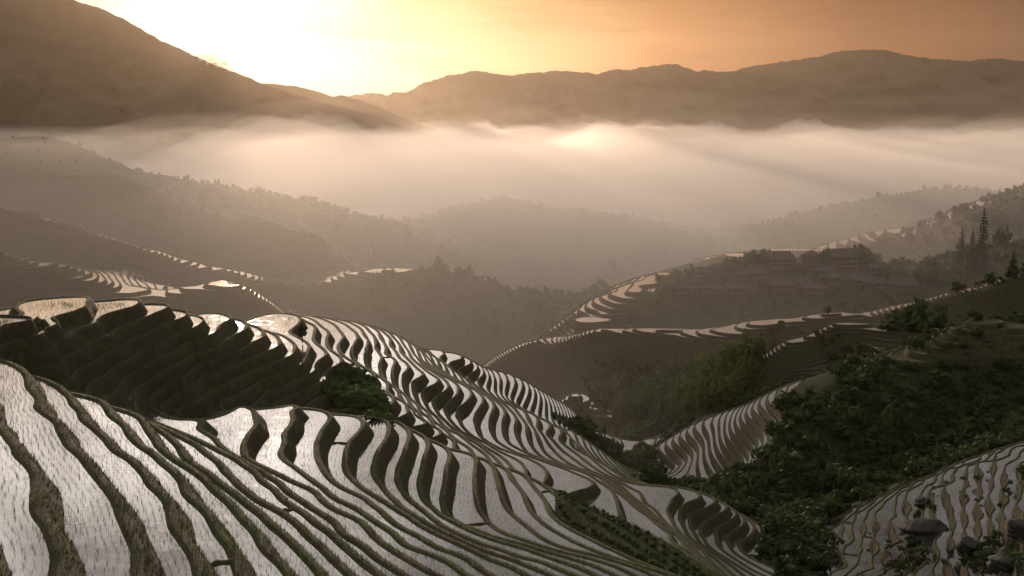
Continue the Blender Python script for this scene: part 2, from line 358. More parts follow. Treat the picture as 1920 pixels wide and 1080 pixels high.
seen([(230,330,702),(330,375,692),(430,410,672),(470,424,664),(530,440,652),(600,472,628),(660,500,604),(705,532,585)])
seen([(-100,262,800),(0,258,802),(70,255,802),(130,275,792),(230,322,782),(330,348,802),(400,355,822),(500,365,852),(620,392,852),(700,425,852),(760,445,852)])
hid([(200,740,-45),(400,745,-75),(600,740,-110)])
REG = 'farcentre'
seen([(820,400,1105),(940,374,1100),(1050,395,1110),(1200,410,1150),(1300,440,1150),(900,470,900),(1100,500,860)])
REG = 'farhill'
seen([(1380,440,1150),(1500,400,1150),(1650,372,1150),(1800,352,1150),(1890,366,1150),(2000,380,1150)])
hid([(u,1600,-220) for u in (-200,100,400,700,1000,1300,1600,1900,2150)])
hid([(1600,850,-120),(1800,880,-110),(2000,880,-100),(0,1000,-120),(400,1050,-150)])
SVA = np.array(SV); REGS = sorted(set(SVREG)); SVR = np.array([REGS.index(r) for r in SVREG])
def tps_fit(P, v, lam):
    n = len(P); d2 = ((P[:, None]-P[None])**2).sum(-1)
    K = np.where(d2 > 0, 0.5*d2*np.log(np.maximum(d2, 1e-14)), 0)
    A = np.zeros((n+3, n+3)); A[:n, :n] = K+lam*np.eye(n); A[:n, n] = 1; A[:n, n+1:] = P; A[n:, :n] = A[:n, n:].T
    b = np.zeros(n+3); b[:n] = v
    return np.linalg.solve(A, b)
def tps_eval(P, c, S, L, want_near=False):
    out = np.empty(len(S)); near = np.empty(len(S), int); n = len(P); st = 20000
    for i in range(0, len(S), st):
        a = S[i:i+st]; b = L[i:i+st]
        d2 = (a[:, None]-P[None, :, 0])**2+(b[:, None]-P[None, :, 1])**2
        near[i:i+st] = d2.argmin(1)
        np.maximum(d2, 1e-14, out=d2)
        out[i:i+st] = (0.5*d2*np.log(d2))@c[:n]+c[n]+c[n+1]*a+c[n+2]*b
    return (out, near) if want_near else out
TP = SVA[:, :2]; TC = tps_fit(TP, SVA[:, 2], 2e-5)
ls = [math.log(17.0)]
while ls[-1] < math.log(1750): ls.append(ls[-1]+(0.0092 if ls[-1] < math.log(150) else 0.0125 if ls[-1] < math.log(340) else 0.0180))
GS = np.arange(-.62, .6201, .0038); GL = np.array(ls); NS, NL = len(GS), len(GL)
SS, LL = np.meshgrid(GS, GL, indexing='ij')
Qg, NEARg = tps_eval(TP, TC, SS.ravel(), LL.ravel(), True)
Qg = Qg.reshape(SS.shape); REGg = SVR[NEARg].reshape(SS.shape)
Yg = np.exp(LL); Xg = SS*Yg; Zg = Qg*Yg
# the lie of the land is never perfectly smooth
amp = np.clip(Yg*.0008, .03, .35)
Zg = Zg + amp*np.where(np.isin(REGg, [REGS.index('flank')]), .12, 1)*(nzA(Xg, Yg, np.clip(Yg*.11, 7, 26))+.4*nzB(Xg, Yg, np.clip(Yg*.055, 3.6, 14))) + np.where(Yg > 240, 1, 0)*np.clip((Yg-240)/400, 0, 1)*1.1*(nzC(Xg, Yg, 70)+.4*nzA(Xg, Yg, 34))
rf = (REGg == REGS.index('rightfield')); Zg = Zg+np.where(rf, .2, 0)*(nzC(Xg, Yg, 7.5)+.6*nzA(Xg, Yg, 3.4))*np.clip((SS-.31)/.04, 0, 1)
Qg = Zg/Yg
MAXQ = np.maximum.accumulate(np.concatenate([np.full((NS, 1), -9.), Qg[:, :-1]], 1), 1)
VIS = Qg-MAXQ                                          # > 0 where the camera can see the ground
Ug, Vg = project(Xg, Yg, Zg)
hs = np.gradient(Zg, GS, axis=0); hl = np.gradient(Zg, GL, axis=1)
SLOPE = np.sqrt((hs/Yg)**2+((hl-SS*hs)/Yg)**2)
def ground_z(x, y):
    s = np.asarray(x)/np.asarray(y); l = np.log(y)
    i = np.clip((s-GS[0])/(GS[1]-GS[0]), 0, NS-1.001); j = np.clip(np.interp(l, GL, np.arange(NL)), 0, NL-1.001)
    i0 = i.astype(int); j0 = j.astype(int); a = i-i0; b = j-j0
    return ((Zg[i0, j0]*(1-b)+Zg[i0, j0+1]*b)*(1-a)+(Zg[i0+1, j0]*(1-b)+Zg[i0+1, j0+1]*b)*a)
def rid(*n): return [REGS.index(k) for k in n]
def in_poly(u, v, poly):
    r = np.zeros(np.shape(u), bool); n = len(poly)
    for k in range(n):
        x1, y1 = poly[k]; x2, y2 = poly[(k+1) % n]
        c = ((y1 > v) != (y2 > v)); r ^= c & (u < (x2-x1)*(v-y1)/(y2-y1+1e-12)+x1)
    return r
# ground that carries scrub or wood instead of paddies
NAT = np.isin(REGg, rid('valley', 'farcentre', 'farhill')) | ((REGg == REGS.index('wood')) & (Vg > 690))
NAT |= in_poly(Ug, Vg, [(598,722),(650,672),(690,690),(745,778),(735,792),(640,770)]) & (Yg < 112)
NAT |= (REGg == REGS.index('near')) & (Zg < -35.2) & (Ug > 1040)
NAT |= in_poly(Ug, Vg, [(1040,750),(1075,800),(1100,862),(1230,895),(1190,800),(1120,740)]) & (Yg > 150) & (Yg < 290) & ~np.isin(REGg, rid('saddle','strips'))
NAT |= in_poly(Ug, Vg, [(1030,770),(1100,790),(1110,812),(1075,808)]) & (Yg > 150)
NAT |= in_poly(Ug, Vg, [(1120,815),(1200,735),(1415,642),(1436,690),(1400,770),(1200,800)]) & (Yg > 220) & (Yg < 300)
NAT |= in_poly(Ug, Vg, [(1230,560),(1230,505),(1400,470),(1720,470),(1900,440),(2100,440),(2100,560),(1700,570),(1300,590)]) & (Yg > 370)
NAT |= (REGg == REGS.index('left')) & (Yg > 740)
NAT |= (Yg > 860)
NAT |= (REGg == REGS.index('left')) & (Yg > 600) & (Ug > 340) & (Ug < 540)
NAT |= (REGg == REGS.index('hump')) & (Ug > 790)
NAT |= (Yg > 326) & (Yg < 376) & (Ug > 1180)
NAT |= (REGg == REGS.index('village')) & (Ug > 1200) & (Yg < 402)
NAT |= np.isin(REGg, rid('left', 'hump')) & (Ug > 690) & (Yg > 340) & (Yg < 535)
HIDDEN = VIS < np.where(Yg > 200, -.012, -.03)
DZ = np.where((Yg > 332) & ~np.isin(REGg, rid('left', 'hump', 'village')), 2.0, 1.0)
DZ[np.isin(REGg, rid('ridge', 'flatspur')) & (Yg < 345)] = .5
BH = np.full(Zg.shape, .12)
BH[np.isin(REGg, rid('flank'))] = .15
BH[np.isin(REGg, rid('ridge', 'flatspur'))] = .17
BH[np.isin(REGg, rid('wood'))] = .3
BH[np.isin(REGg, rid('rightfield', 'lower'))] = .13
BH[np.isin(REGg, rid('village', 'left', 'hump', 'farright'))] = .4
BH *= np.clip(SLOPE/.55, .3, 1)
FAR = np.clip((Yg-110)/150, 0, 1)
CB = np.clip((.42+.25*FAR)*SLOPE/DZ*np.where(DZ < 1, .55, 1), .06, .30)          # share of a step taken by the bund
CR = np.clip((.62-.12*FAR)*SLOPE, .08, .52)
CR[np.isin(REGg, rid('flank'))] *= .8                       # share taken by the riser
CB[np.isin(REGg, rid('flank'))] = np.minimum(CB, .13)[np.isin(REGg, rid('flank'))]
for rr, kb, kr in (('saddle', .6, .62), ('rightfield', .6, .55), ('strips', .75, .8), ('near', 1.1, 1.12)):
    mm = REGg == REGS.index(rr); CB[mm] *= kb; CR[mm] *= kr
def split(A, f):
    """cut a triangle soup (n,3,k) by the sign of f (n,3): returns (f<0, f>=0)"""
    p = f >= 0; c = p.sum(1); neg = [A[c == 0]]; posi = [A[c == 3]]
    for one, sel in ((True, c == 1), (False, c == 2)):
        if not sel.any(): continue
        T = A[sel]; g = f[sel]; q = p[sel] if one else ~p[sel]
        k = q.argmax(1); r = np.arange(len(T))
        i0, i1, i2 = k, (k+1) % 3, (k+2) % 3
        a, b, d = T[r, i0], T[r, i1], T[r, i2]; ga, gb, gd = g[r, i0], g[r, i1], g[r, i2]
        ab = a+(b-a)*(ga/(ga-gb))[:, None]; ad = a+(d-a)*(ga/(ga-gd))[:, None]
        tri = np.stack([a, ab, ad], 1); quad = np.concatenate([np.stack([ab, b, d], 1), np.stack([ab, d, ad], 1)])
        (posi if one else neg).append(tri); (neg if one else posi).append(quad)
    return np.concatenate(neg), np.concatenate(posi)
idx = np.arange(NS*NL).reshape(NS, NL)
q0, q1, q2, q3 = idx[:-1, :-1].ravel(), idx[1:, :-1].ravel(), idx[1:, 1:].ravel(), idx[:-1, 1:].ravel()
TRI = np.concatenate([np.stack([q0, q1, q2], 1), np.stack([q0, q2, q3], 1)])
ATT = np.stack([Xg, Yg, Zg, CB, CR, BH, VIS, SLOPE], -1).reshape(-1, 8)
natT = NAT.ravel()[TRI].mean(1) > .5; hidT = HIDDEN.ravel()[TRI].all(1)
terr = ~(natT | hidT)
dzT = DZ.ravel()[TRI].min(1)
water_parts = []; bank_parts = []                       # (level key, soup xyz, vis)
ROWS = []                                               # planting lines: segments inside the paddies
def zprof(P, k, dz, kind):
    """P soup with columns x,y,h,cb,cr,bh -> xyz on the terrace profile"""
    t = (P[..., 2]-k*dz)/dz; cb, cr, bh = P[..., 3], P[..., 4], P[..., 5]
    if kind == 'water': z = np.zeros_like(t)
    elif kind == 'bund': z = np.where(t <= .56*cb, bh, bh*np.clip((cb-t)/(.44*cb), 0, 1))
    else: z = np.clip((t-(1-cr))/cr, 0, 1)*(dz+bh)
    return np.stack([P[..., 0], P[..., 1], k*dz+z], -1)
for dz in (.5, 1.0, 2.0):
    soup = ATT[TRI[terr & (dzT == dz)]]
    hmin, hmax = soup[..., 2].min(1), soup[..., 2].max(1)
    for k in range(int(math.floor(hmin.min()/dz)), int(math.ceil(hmax.max()/dz))):
        sub = soup[(hmax > k*dz) & (hmin < (k+1)*dz)]
        if not len(sub): continue
        _, sub = split(sub, sub[..., 2]-k*dz)
        sub, _ = split(sub, sub[..., 2]-(k+1)*dz)
        if not len(sub): continue
        tt = lambda P: (P[..., 2]-k*dz)/dz
        bund, rest = split(sub, tt(sub)-sub[..., 3])
        b1, b2 = split(bund, tt(bund)-.56*bund[..., 3])
        wat, ris = split(rest, tt(rest)-(1-rest[..., 4]))
        if len(wat): water_parts.append((dz, k, zprof(wat, k, dz, 'water'), wat[..., 6].max(1)))
        if dz == 1.0 and len(wat):
            near = wat[wat[..., 1].min(1) < 150]
            if len(near): ROWS.append((k, near))
        if len(bund): bank_parts.append((dz, k, np.concatenate([zprof(b1, k, dz, 'bund'), zprof(b2, k, dz, 'bund')]), np.concatenate([b1, b2])[..., 6].max(1)))
        if len(ris): bank_parts.append((dz, k+1, zprof(ris, k, dz, 'riser'), ris[..., 6].max(1)))
print('sliced', time.time()-T0, sum(len(p[2]) for p in water_parts), sum(len(p[2]) for p in bank_parts))
def components(F, nv):
    lab = np.arange(nv)
    e0 = np.concatenate([F[:, 0], F[:, 1]]); e1 = np.concatenate([F[:, 1], F[:, 2]])
    while True:
        m = np.minimum(lab[e0], lab[e1]); new = lab.copy()
        np.minimum.at(new, e0, m); np.minimum.at(new, e1, m); np.minimum.at(new, lab[e0], m); np.minimum.at(new, lab[e1], m)
        new = new[new]; new = new[new]
        if (new == lab).all(): return lab
        lab = new
def region_of(x, y):
    d = (TP[:, 0]-x/y)**2+(TP[:, 1]-math.log(y))**2
    return REGS[SVR[d.argmin()]]
def screen_area(V, F):
    u, v = project(V[:, 0], V[:, 1], V[:, 2]); u = np.clip(u, -100, 2020); v = np.clip(v, -50, 1130)
    a, b, c = F.T
    return .5*np.abs((u[b]-u[a])*(v[c]-v[a])-(u[c]-u[a])*(v[b]-v[a]))
HILL = {  # region -> (name, label, category)
 'near': ('terraced_hillside', 'nearest hillside of pale flooded paddies sweeping down from the lower left corner', 'hillside'),
 'flank': ('terraced_slope', 'dark bank-faced terraced slope behind the nearest hillside, paddy tips along its crest', 'hillside'),
 'second': ('terraced_hillside', 'second terraced hillside with S-shaped paddies right of the small lone tree', 'hillside'),
 'lower': ('terraced_hillside', 'lowest bowl of curved dark-edged paddies above the stream, bottom right of centre', 'hillside'),
 'strips': ('terraced_slope', 'narrow stacked paddy strips falling to the wooded valley at the centre', 'hillside'),
 'saddle': ('terraced_field', 'fan-shaped patch of striped paddies left of the wooded hill', 'field'),
 'rightfield': ('terraced_field', 'dim patchwork of broken paddies in the bottom right corner', 'field'),
 'wood': ('wooded_hill', 'dark green scrub-covered hill on the right', 'hill'),
 'flatspur': ('terraced_spur', 'flat-topped spur with bright crescent paddies behind the wooded hill', 'hillside'),
 'ridge': ('terraced_ridge', 'long dark terraced ridge with a row of bright paddy tips along its crest', 'hillside'),
 'village': ('village_hill', 'hazy hill carrying the wooden village and a round pond', 'hill'),
 'farright': ('hillside', 'hazy hillside rising to the right edge behind the tall conifers', 'hillside'),
 'left': ('terraced_hill', 'large hazy terraced hill on the left with thin lines of glinting paddies', 'hill'),
 'hump': ('terraced_hill', 'low rounded hazy hill in the middle of the valley', 'hill'),
 'farcentre': ('hill', 'faint wooded hill fading into the fog at the centre', 'hill'),
 'farhill': ('hill', 'faint wooded hill fading into the fog at right of centre', 'hill'),
 'valley': ('valley_floor', 'shrubby valley floor between the terraced hillsides', 'valley'),
}
# natural and hidden ground: one sheet per hill
ground_tri = TRI[~terr]; greg = REGg.ravel()[ground_tri[:, 0]]
HO = {}
ATT3 = ATT[:, :3].copy()
jit = np.where(NAT.ravel(), 1, 0)*np.clip(ATT3[:, 1]*.0016, .05, 1.2)*nzB(ATT3[:, 0], ATT3[:, 1], np.clip(ATT3[:, 1]*.03, 2, 30).mean())
ATT3[:, 2] += jit*0
for r, (nm, lb, ct) in HILL.items():
    F = ground_tri[greg == REGS.index(r)]
    if len(F):
        uq, inv = np.unique(F, return_inverse=True)
        me = mesh_np(nm, ATT3[uq], inv.reshape(-1, 3), MAT['ground'])
    else: me = None
    HO[r] = tag(link(nm, me), lb, ct, kind='structure')
left_w = {r: [] for r in HILL}; left_b = {r: [] for r in HILL}
NP = {r: 0 for r in HILL}; cand = []
for dz, k, soup, vis in water_parts:
    V, F, ok = weld(soup); vis = vis[ok]
    if not len(F): continue
    lab = components(F, len(V)); fl = lab[F[:, 0]]; ar = screen_area(V, F)*(vis > -.004)
    for c in np.unique(fl):
        m = fl == c; tri = V[F[m]]; cen = tri.reshape(-1, 3).mean(0); r = region_of(cen[0], cen[1])
        a = ar[m].sum()
        (cand.append((a, r, tri)) if a > 45 else left_w[r].append(tri))
cand.sort(key=lambda t: -t[0])
for a, r, tri in cand:
    if NP[r] < 300:
        V, F, _ = weld(tri); link('field' if r == 'wood' else 'paddy', mesh_np('paddy', V, F, MAT['dry' if r == 'wood' else 'water'], False), HO[r]); NP[r] += 1
    else: left_w[r].append(tri)
nb = {r: 0 for r in HILL}; candb = []
groups = {}
for dz, k, soup, vis in bank_parts: groups.setdefault((dz, k), []).append((soup, vis))
for (dz, k), lst in groups.items():
    soup = np.concatenate([a for a, _ in lst]); vis = np.concatenate([b for _, b in lst])
    V, F, ok = weld(soup); vis = vis[ok]
    if not len(F): continue
    lab = components(F, len(V)); fl = lab[F[:, 0]]; ar = screen_area(V, F)*(vis > -.004)
    for c in np.unique(fl):
        m = fl == c; tri = V[F[m]]; cen = tri.reshape(-1, 3).mean(0); r = region_of(cen[0], cen[1]); a = ar[m].sum()
        (candb.append((a, r, tri)) if a > 90 else left_b[r].append(tri))
candb.sort(key=lambda t: -t[0])
for a, r, tri in candb:
    if nb[r] < 300:
        V, F, _ = weld(tri); link('bank', mesh_np('bank', V, F, MAT['bank']), HO[r]); nb[r] += 1
    else: left_b[r].append(tri)
for r in HILL:
    if left_w[r]:
        V, F, _ = weld(np.concatenate(left_w[r])); tag(link('small_paddies', mesh_np('small_paddies', V, F, MAT['dry' if r == 'wood' else 'water'], False), HO[r]), kind='stuff')
    if left_b[r]:
        V, F, _ = weld(np.concatenate(left_b[r])); tag(link('small_banks', mesh_np('small_banks', V, F, MAT['bank']), HO[r]), kind='stuff')
# low cross-bunds that part the long paddies
gx_, gy_ = hs/Yg, (hl-SS*hs)/Yg
def grad_at(x, y):
    i = int(np.clip(round((x/y-GS[0])/(GS[1]-GS[0])), 0, NS-1)); j = int(np.clip(np.searchsorted(GL, math.log(y)), 0, NL-1))
    return gx_[i, j], gy_[i, j], SLOPE[i, j], CB[i, j], CR[i, j]
rc = random.Random(4); ncb = 0
for k, W in ROWS:
    W = W[W[..., 6].max(1) > 0]
    if len(W) < 40: continue
    for _ in range(1):
        c = W[rc.randrange(len(W))].mean(0); x, y = c[0], c[1]
        gx, gy, sl, cb, cr = grad_at(x, y)
        if sl < .15 or y > 135: continue
        t = c[2]-k; nx, ny = gx/sl, gy/sl
        d0 = (cb*.6-t)/sl; d1 = (1-cr*.8-t)/sl
        if d1-d0 > 5 or d1-d0 < .4: continue
        wv = []; n = 5; lx, ly = -ny, nx
        for i in range(n+1):
            a = d0+(d1-d0)*i/n; px, py = x+nx*a+lx*.08*math.sin(i*1.7), y+ny*a+ly*.08*math.sin(i*1.7)
            h = .10+.03*math.sin(i*2.3+k)
            for o_, hz in ((-.22, -.03), (-.09, h), (.09, h*.95), (.22, -.03)): wv.append((px+lx*o_, py+ly*o_, k+hz))
        Fq = [(4*i+q, 4*i+q+1, 4*i+q+5, 4*i+q+4) for i in range(n) for q in range(3)]
        r = region_of(x, y); link('cross_bund', mesh_np('cross_bund', wv, Fq, MAT['bank']), HO[r]); ncb += 1
print('terraces', time.time()-T0, NP, nb, ncb)
HAZE, MIST, FOG = 0.000022, 0.00100, 0.0037
# ================================================================= far mountains
def mountain(name, label, pts, y0, foot, depth, rough, seed, step=6):
    pts = np.array(pts, float); us = np.arange(pts[0, 0], pts[-1, 0]+.1, step)
    vv = np.interp(us, pts[:, 0], pts[:, 1])
    s, q = ray(us, vv); cx = s*y0; cz = q*y0
    f = make_noise(seed, 9); g = make_noise(seed+50, 9)
    cz = cz + rough*y0*.00045*(1.3*f(cx, 0*cx, y0*.035)+1.0*g(cx, 0*cx, y0*.014)+.7*f(cx+99, 0*cx, y0*.0065))
    T = np.concatenate([np.linspace(0, 1, 40)**.9, 1+np.linspace(.05, .6, 10)])
    V = np.zeros((len(us), len(T), 3))
    for j, t in enumerate(T):
        if t <= 1:
            h = foot+(cz-foot)*(t**1.15); yy = y0-(1-t)*depth
            spur = (f(cx, 0*cx+yy*.3, y0*.075)+.5*g(cx, 0*cx+yy*.6, y0*.03))*(t*(1-t))*4
            V[:, j, 0] = cx; V[:, j, 1] = yy-spur*depth*.055*rough; V[:, j, 2] = h+spur*(cz-foot)*.025*rough
        else:
            V[:, j, 0] = cx; V[:, j, 1] = y0+(t-1)*depth; V[:, j, 2] = cz-(cz-foot)*(t-1)*1.3
    n, m = len(us), len(T); ii = np.arange(n*m).reshape(n, m)
    F = np.stack([ii[:-1, :-1].ravel(), ii[1:, :-1].ravel(), ii[1:, 1:].ravel(), ii[:-1, 1:].ravel()], 1)
    return tag(link(name, mesh_np(name, V.reshape(-1, 3), F, MAT['mountain'])), label, 'mountain', kind='structure')
mountain('mountain', 'dark mountain whose long slope falls from the top left corner into the fog',
    [(-420,-230),(-300,-200),(-150,-150),(0,-75),(80,-30),(140,0),(200,20),(250,45),(300,75),(345,95),(400,120),(440,135),(480,152),(520,166),(560,180),(600,190),(650,203),(700,216),(760,236),(820,256),(900,300),(980,360)], 3000, -260, 1300, .7, 11, 5)
mountain('mountain', 'small pale ridge peeping over the left mountain slope below the sunrise',
    [(300,190),(430,165),(480,156),(510,157),(550,161),(600,173),(625,181),(640,178),(700,196),(740,213),(800,238),(900,270),(1000,330)], 4300, -260, 1300, .5, 12, 6)
mountain('mountain_range', 'long rugged mountain range along the skyline, darker to the right',
    [(420,250),(560,205),(650,179),(700,175),(725,179),(740,172),(760,173),(800,152),(850,140),(895,131),(930,139),(960,141),(1000,136),(1050,132),(1100,136),(1120,139),(1140,131),(1180,131),(1240,121),(1270,121),(1300,130),(1340,134),(1380,133),(1420,122),(1480,115),(1540,105),(1580,95),(1650,93),(1700,103),(1750,112),(1800,113),(1850,111),(1900,112),(1920,115),(2000,120),(2200,150),(2500,200)], 6500, -260, 2200, 1.0, 13, 4)
# country under the fog, out to the horizon
gx = np.linspace(-8900, 8900, 40); gy = np.linspace(-1900, 9450, 40)
GX, GY = np.meshgrid(gx, gy, indexing='ij'); ii = np.arange(1600).reshape(40, 40)
F = np.stack([ii[:-1, :-1].ravel(), ii[1:, :-1].ravel(), ii[1:, 1:].ravel(), ii[:-1, 1:].ravel()], 1)
tag(link('ground', mesh_np('ground', np.stack([GX.ravel(), GY.ravel(), -262+3*nzC(GX, GY, 3000).ravel()], 1), F, MAT['mountain'])), 'low country under the fog beyond the terraces', 'ground', kind='structure')
# ================================================================= air: thin haze, valley mist, sea of fog
def box_mesh(name, x0, x1, y0, y1, z0, z1, m):
    V = [(x, y, z) for x in (x0, x1) for y in (y0, y1) for z in (z0, z1)]
    return mesh_np(name, V, [(0,1,3,2),(4,6,7,5),(0,4,5,1),(2,3,7,6),(0,2,6,4),(1,5,7,3)], m, False)
tag(link('haze', box_mesh('haze', -8950, 8950, -1950, 9500, -275, 760, volume_mat('haze_air', HAZE, (1, .76, .56), .66))), 'thin warm haze filling the air over the whole landscape', 'haze', kind='stuff')
def blanket(name, label, xr, yr, n, m, top, bottom, density, color, g, gamma=1.0):
    """closed volume with an uneven top"""
    xs = np.linspace(*xr, n); ys = yr[0]+(yr[1]-yr[0])*np.linspace(0, 1, m)**gamma
    X, Y = np.meshgrid(xs, ys, indexing='ij'); Z = np.maximum(top(X, Y), bottom+2)
    a = np.stack([X, Y, Z], -1).reshape(-1, 3); ii = np.arange(n*m).reshape(n, m); N = n*m
    t = np.stack([ii[:-1, :-1].ravel(), ii[1:, :-1].ravel(), ii[1:, 1:].ravel(), ii[:-1, 1:].ravel()], 1)
    ring = np.concatenate([ii[:-1, 0], ii[-1, :-1], ii[:0:-1, -1], ii[0, :0:-1]]); nr = len(ring); k = np.arange(nr); kn = (k+1) % nr
    b = a[ring].copy(); b[:, 2] = bottom
    F = np.concatenate([t, np.stack([ring, N+k, N+kn, ring[kn]], 1)])
    return tag(link(name, mesh_np(name, np.concatenate([a, b]), F, volume_mat(name+'_air', density, color, g), True, (N+k)[::-1])), label, 'fog', kind='stuff')
sm = lambda x: np.clip(x, 0, 1)**2*(3-2*np.clip(x, 0, 1))
blanket('valley_mist', 'pale mist lying over the valley and the middle hills', (-2600, 2600), (185, 2600), 110, 90,
    lambda X, Y: -66+53*sm((Y-185)/340)-85*sm((Y-950)/900)-70*sm((Y-800)/700)*sm((-X-60)/420)+(9*nzC(X, Y, 300)+6*nzA(X, Y, 140))*sm((Y-200)/400), -270, MIST, (1, .92, .85), .5, 1.6)
blanket('valley_mist', 'thicker warm mist sinking into the valley at the centre', (-420, 420), (600, 1330), 50, 50,
    lambda X, Y: -215+(150+14*nzB(X, Y, 160))*np.exp(-((X-20)/260)**4)*sm((Y-600)/260)*sm((1330-Y)/200), -268, .0022, (1, .92, .85), .55)
def fogtop(X, Y, lump=1.0):
    puff = np.abs(nzA(X, Y, 900))+.55*np.abs(nzB(X, Y, 390))+.34*np.abs(nzC(X, Y, 170))+.18*np.abs(nzA(X, Y, 83))
    base = -158+111*sm((Y-880)/1000)-22*sm((X-250)/500)*(1-sm((Y-1500)/800))-10*sm((Y-2600)/2400)-150*sm((-X-280-Y*.1)/850)-12*sm((X-300)/1500)
    plume = (56+10*np.abs(nzB(X, Y, 120))+6*np.abs(nzC(X, Y, 60)))*np.exp(-(((X+470)/200)**2+((Y-2350)/330)**2))+16*np.exp(-(((X-330)/420)**2+((Y-2600)/400)**2))
    return base-58+puff*36*lump*sm((Y-900)/900)+plume
blanket('fog_sea', 'bright sea of fog filling the wide valley below the mountains', (-4200, 5200), (720, 5600), 310, 180, fogtop, -255, FOG, (1, .90, .82), .55, 1.4)
# thinner vapour above it, thinning upwards
for k, (dzv, den) in enumerate(((10, .0006), (32, .00026), (75, .00007), (160, .00002))):
    blanket('fog_veil', ['low dense', 'middle', 'thin upper', 'faint topmost'][k]+' veil of vapour rising off the sea of fog', (-4200, 5200), (1250+40*k, 5900), 100, 60,
        lambda X, Y: np.maximum(fogtop(X, Y, .8), -150)+dzv*(1+.5*nzB(X, Y, 700+150*k)), -256-k, den, (1, .82, .68), .5, 1.3)

# scrap of cloud caught behind the left ridge
bm = bmesh.new()
for k, (u, v, rr) in enumerate([(382, 106, 20), (396, 110, 24), (412, 119, 22), (428, 129, 16), (404, 118, 26)]):
    s_, q_ = ray(u, v); c = Vector((float(s_)*2960, 2960+10*k, float(q_)*2960))
    bmesh.ops.create_icosphere(bm, subdivisions=4, radius=rr, matrix=Matrix.Translation(c) @ Matrix.Diagonal((1, .8, .62, 1)))
f_ = make_noise(77, 8)
for vt in bm.verts: vt.co.z += 4*float(f_(vt.co.x, vt.co.z*1.7, 22)); vt.co.x += 4*float(f_(vt.co.z*1.3, vt.co.x, 17))
me = bpy.data.meshes.new('cloud'); bm.to_mesh(me); bm.free(); me.materials.append(volume_mat('cloud_air', .022, (1, .72, .52), .0))
tag(link('cloud', me), 'small peach scrap of cloud caught on the left mountain ridge', 'cloud', kind='stuff')
# ================================================================= placing things on the ground
def hit(u, v):
    """first ground point on the sight line through photo point (u, v)"""
    s, q = ray(u, v); i = int(np.clip(round((float(s)-GS[0])/(GS[1]-GS[0])), 0, NS-1))
    j = np.argmax(Qg[i] >= q) if (Qg[i] >= q).any() else int(Qg[i].argmax())
    y = math.exp(GL[j]); x = float(s)*y
    return x, y, float(ground_z(x, y))
def leaf_cloud(n, seed, lumps=7, leaf=.16, flat=.85, up=.35):
    """n leaf quads over a lumpy unit crown (radius about 1, base at z=0)"""
    r = np.random.default_rng(seed)
    C = r.normal(size=(lumps, 3)); C /= np.linalg.norm(C, axis=1)[:, None]; C *= r.uniform(.25, .62, (lumps, 1)); C[:, 2] = np.abs(C[:, 2])*flat+.35
    R = r.uniform(.30, .52, lumps); k = r.integers(0, lumps, n)
    d = r.normal(size=(n, 3)); d /= np.linalg.norm(d, axis=1)[:, None]
    P = C[k]+d*(R[k]*r.uniform(.75, 1.08, n))[:, None]; P[:, 2] = np.maximum(P[:, 2], .02)
    nrm = d+r.normal(size=(n, 3))*.55; nrm[:, 2] += up; nrm /= np.linalg.norm(nrm, axis=1)[:, None]
    a = np.cross(nrm, r.normal(size=(n, 3))); a /= np.linalg.norm(a, axis=1)[:, None]; b = np.cross(nrm, a)
    sz = leaf*r.uniform(.6, 1.3, (n, 1)); a *= sz; b *= sz*.62
    V = np.stack([P-a, P-b*.9, P+a, P+b*.9], 1).reshape(-1, 3)
    return V, np.arange(4*n).reshape(n, 4)
def scatter(name, label, cat, positions, scales, templates, material, squash=(1, 1), parent=None, kind='stuff'):
    r = np.random.default_rng(len(positions)); Vs, Fs, off = [], [], 0
    for P, s in zip(positions, scales):
        V, F = templates[r.integers(len(templates))]; a = r.uniform(0, 2*np.pi); c, d = math.cos(a), math.sin(a)
        h = s*r.uniform(*squash) if squash[0] != squash[1] else s*squash[0]
        W = np.stack([(V[:, 0]*c-V[:, 1]*d)*s, (V[:, 0]*d+V[:, 1]*c)*s, V[:, 2]*h], 1)+np.asarray(P)
        Vs.append(W); Fs.append(F+off); off += len(V)
    if not Vs: return None
    return tag(link(name, mesh_np(name, np.concatenate(Vs), np.concatenate(Fs), material, False), parent), label, cat, kind=kind)
AREA = (np.abs(np.gradient(GL))[None, :]*Yg)*(.0038*Yg)
def pick(mask, n, seed, need_vis=-.01):
    """n random ground points inside a grid mask, even per square metre"""
    m = mask & (VIS > need_vis) & (np.abs(Ug-960) < 1010)
    w = np.where(m, AREA, 0).ravel(); r = np.random.default_rng(seed)
    if w.sum() == 0: return np.zeros((0, 3))
    k = r.choice(len(w), size=n, p=w/w.sum()); i, j = np.divmod(k, NL)
    s = GS[i]+r.uniform(-.5, .5, n)*.0038; y = np.exp(GL[j]+r.uniform(-.5, .5, n)*.008); x = s*y
    return np.stack([x, y, ground_z(x, y)], 1)
def poly_mask(poly, y0, y1): return in_poly(Ug, Vg, poly) & (Yg > y0) & (Yg < y1)
BUSH = [leaf_cloud(88, 100+i, 7, .235) for i in range(5)]
FARBUSH = [leaf_cloud(24, 200+i, 5, .44) for i in range(5)]
PLUME = [leaf_cloud(170, 300+i, 9, .15, flat=1.2) for i in range(4)]
R_ = np.random.default_rng(5)
wood = (REGg == REGS.index('wood'))
clear = nzC(Xg, Yg, 26)+.6*nzA(Xg, Yg, 11)
P = np.concatenate([pick(wood & (Vg > 685) & (clear > -1.3) & ~((Ug < 1565) & (Vg < 738)), 1750, 1), pick(wood & (Vg <= 700), 90, 2)])
scatter('scrub', 'dense dark green bushes covering the hill on the right', 'scrub', P, R_.lognormal(math.log(.95), .5, len(P)), BUSH, MAT['foliage'], (.6, 1.3))
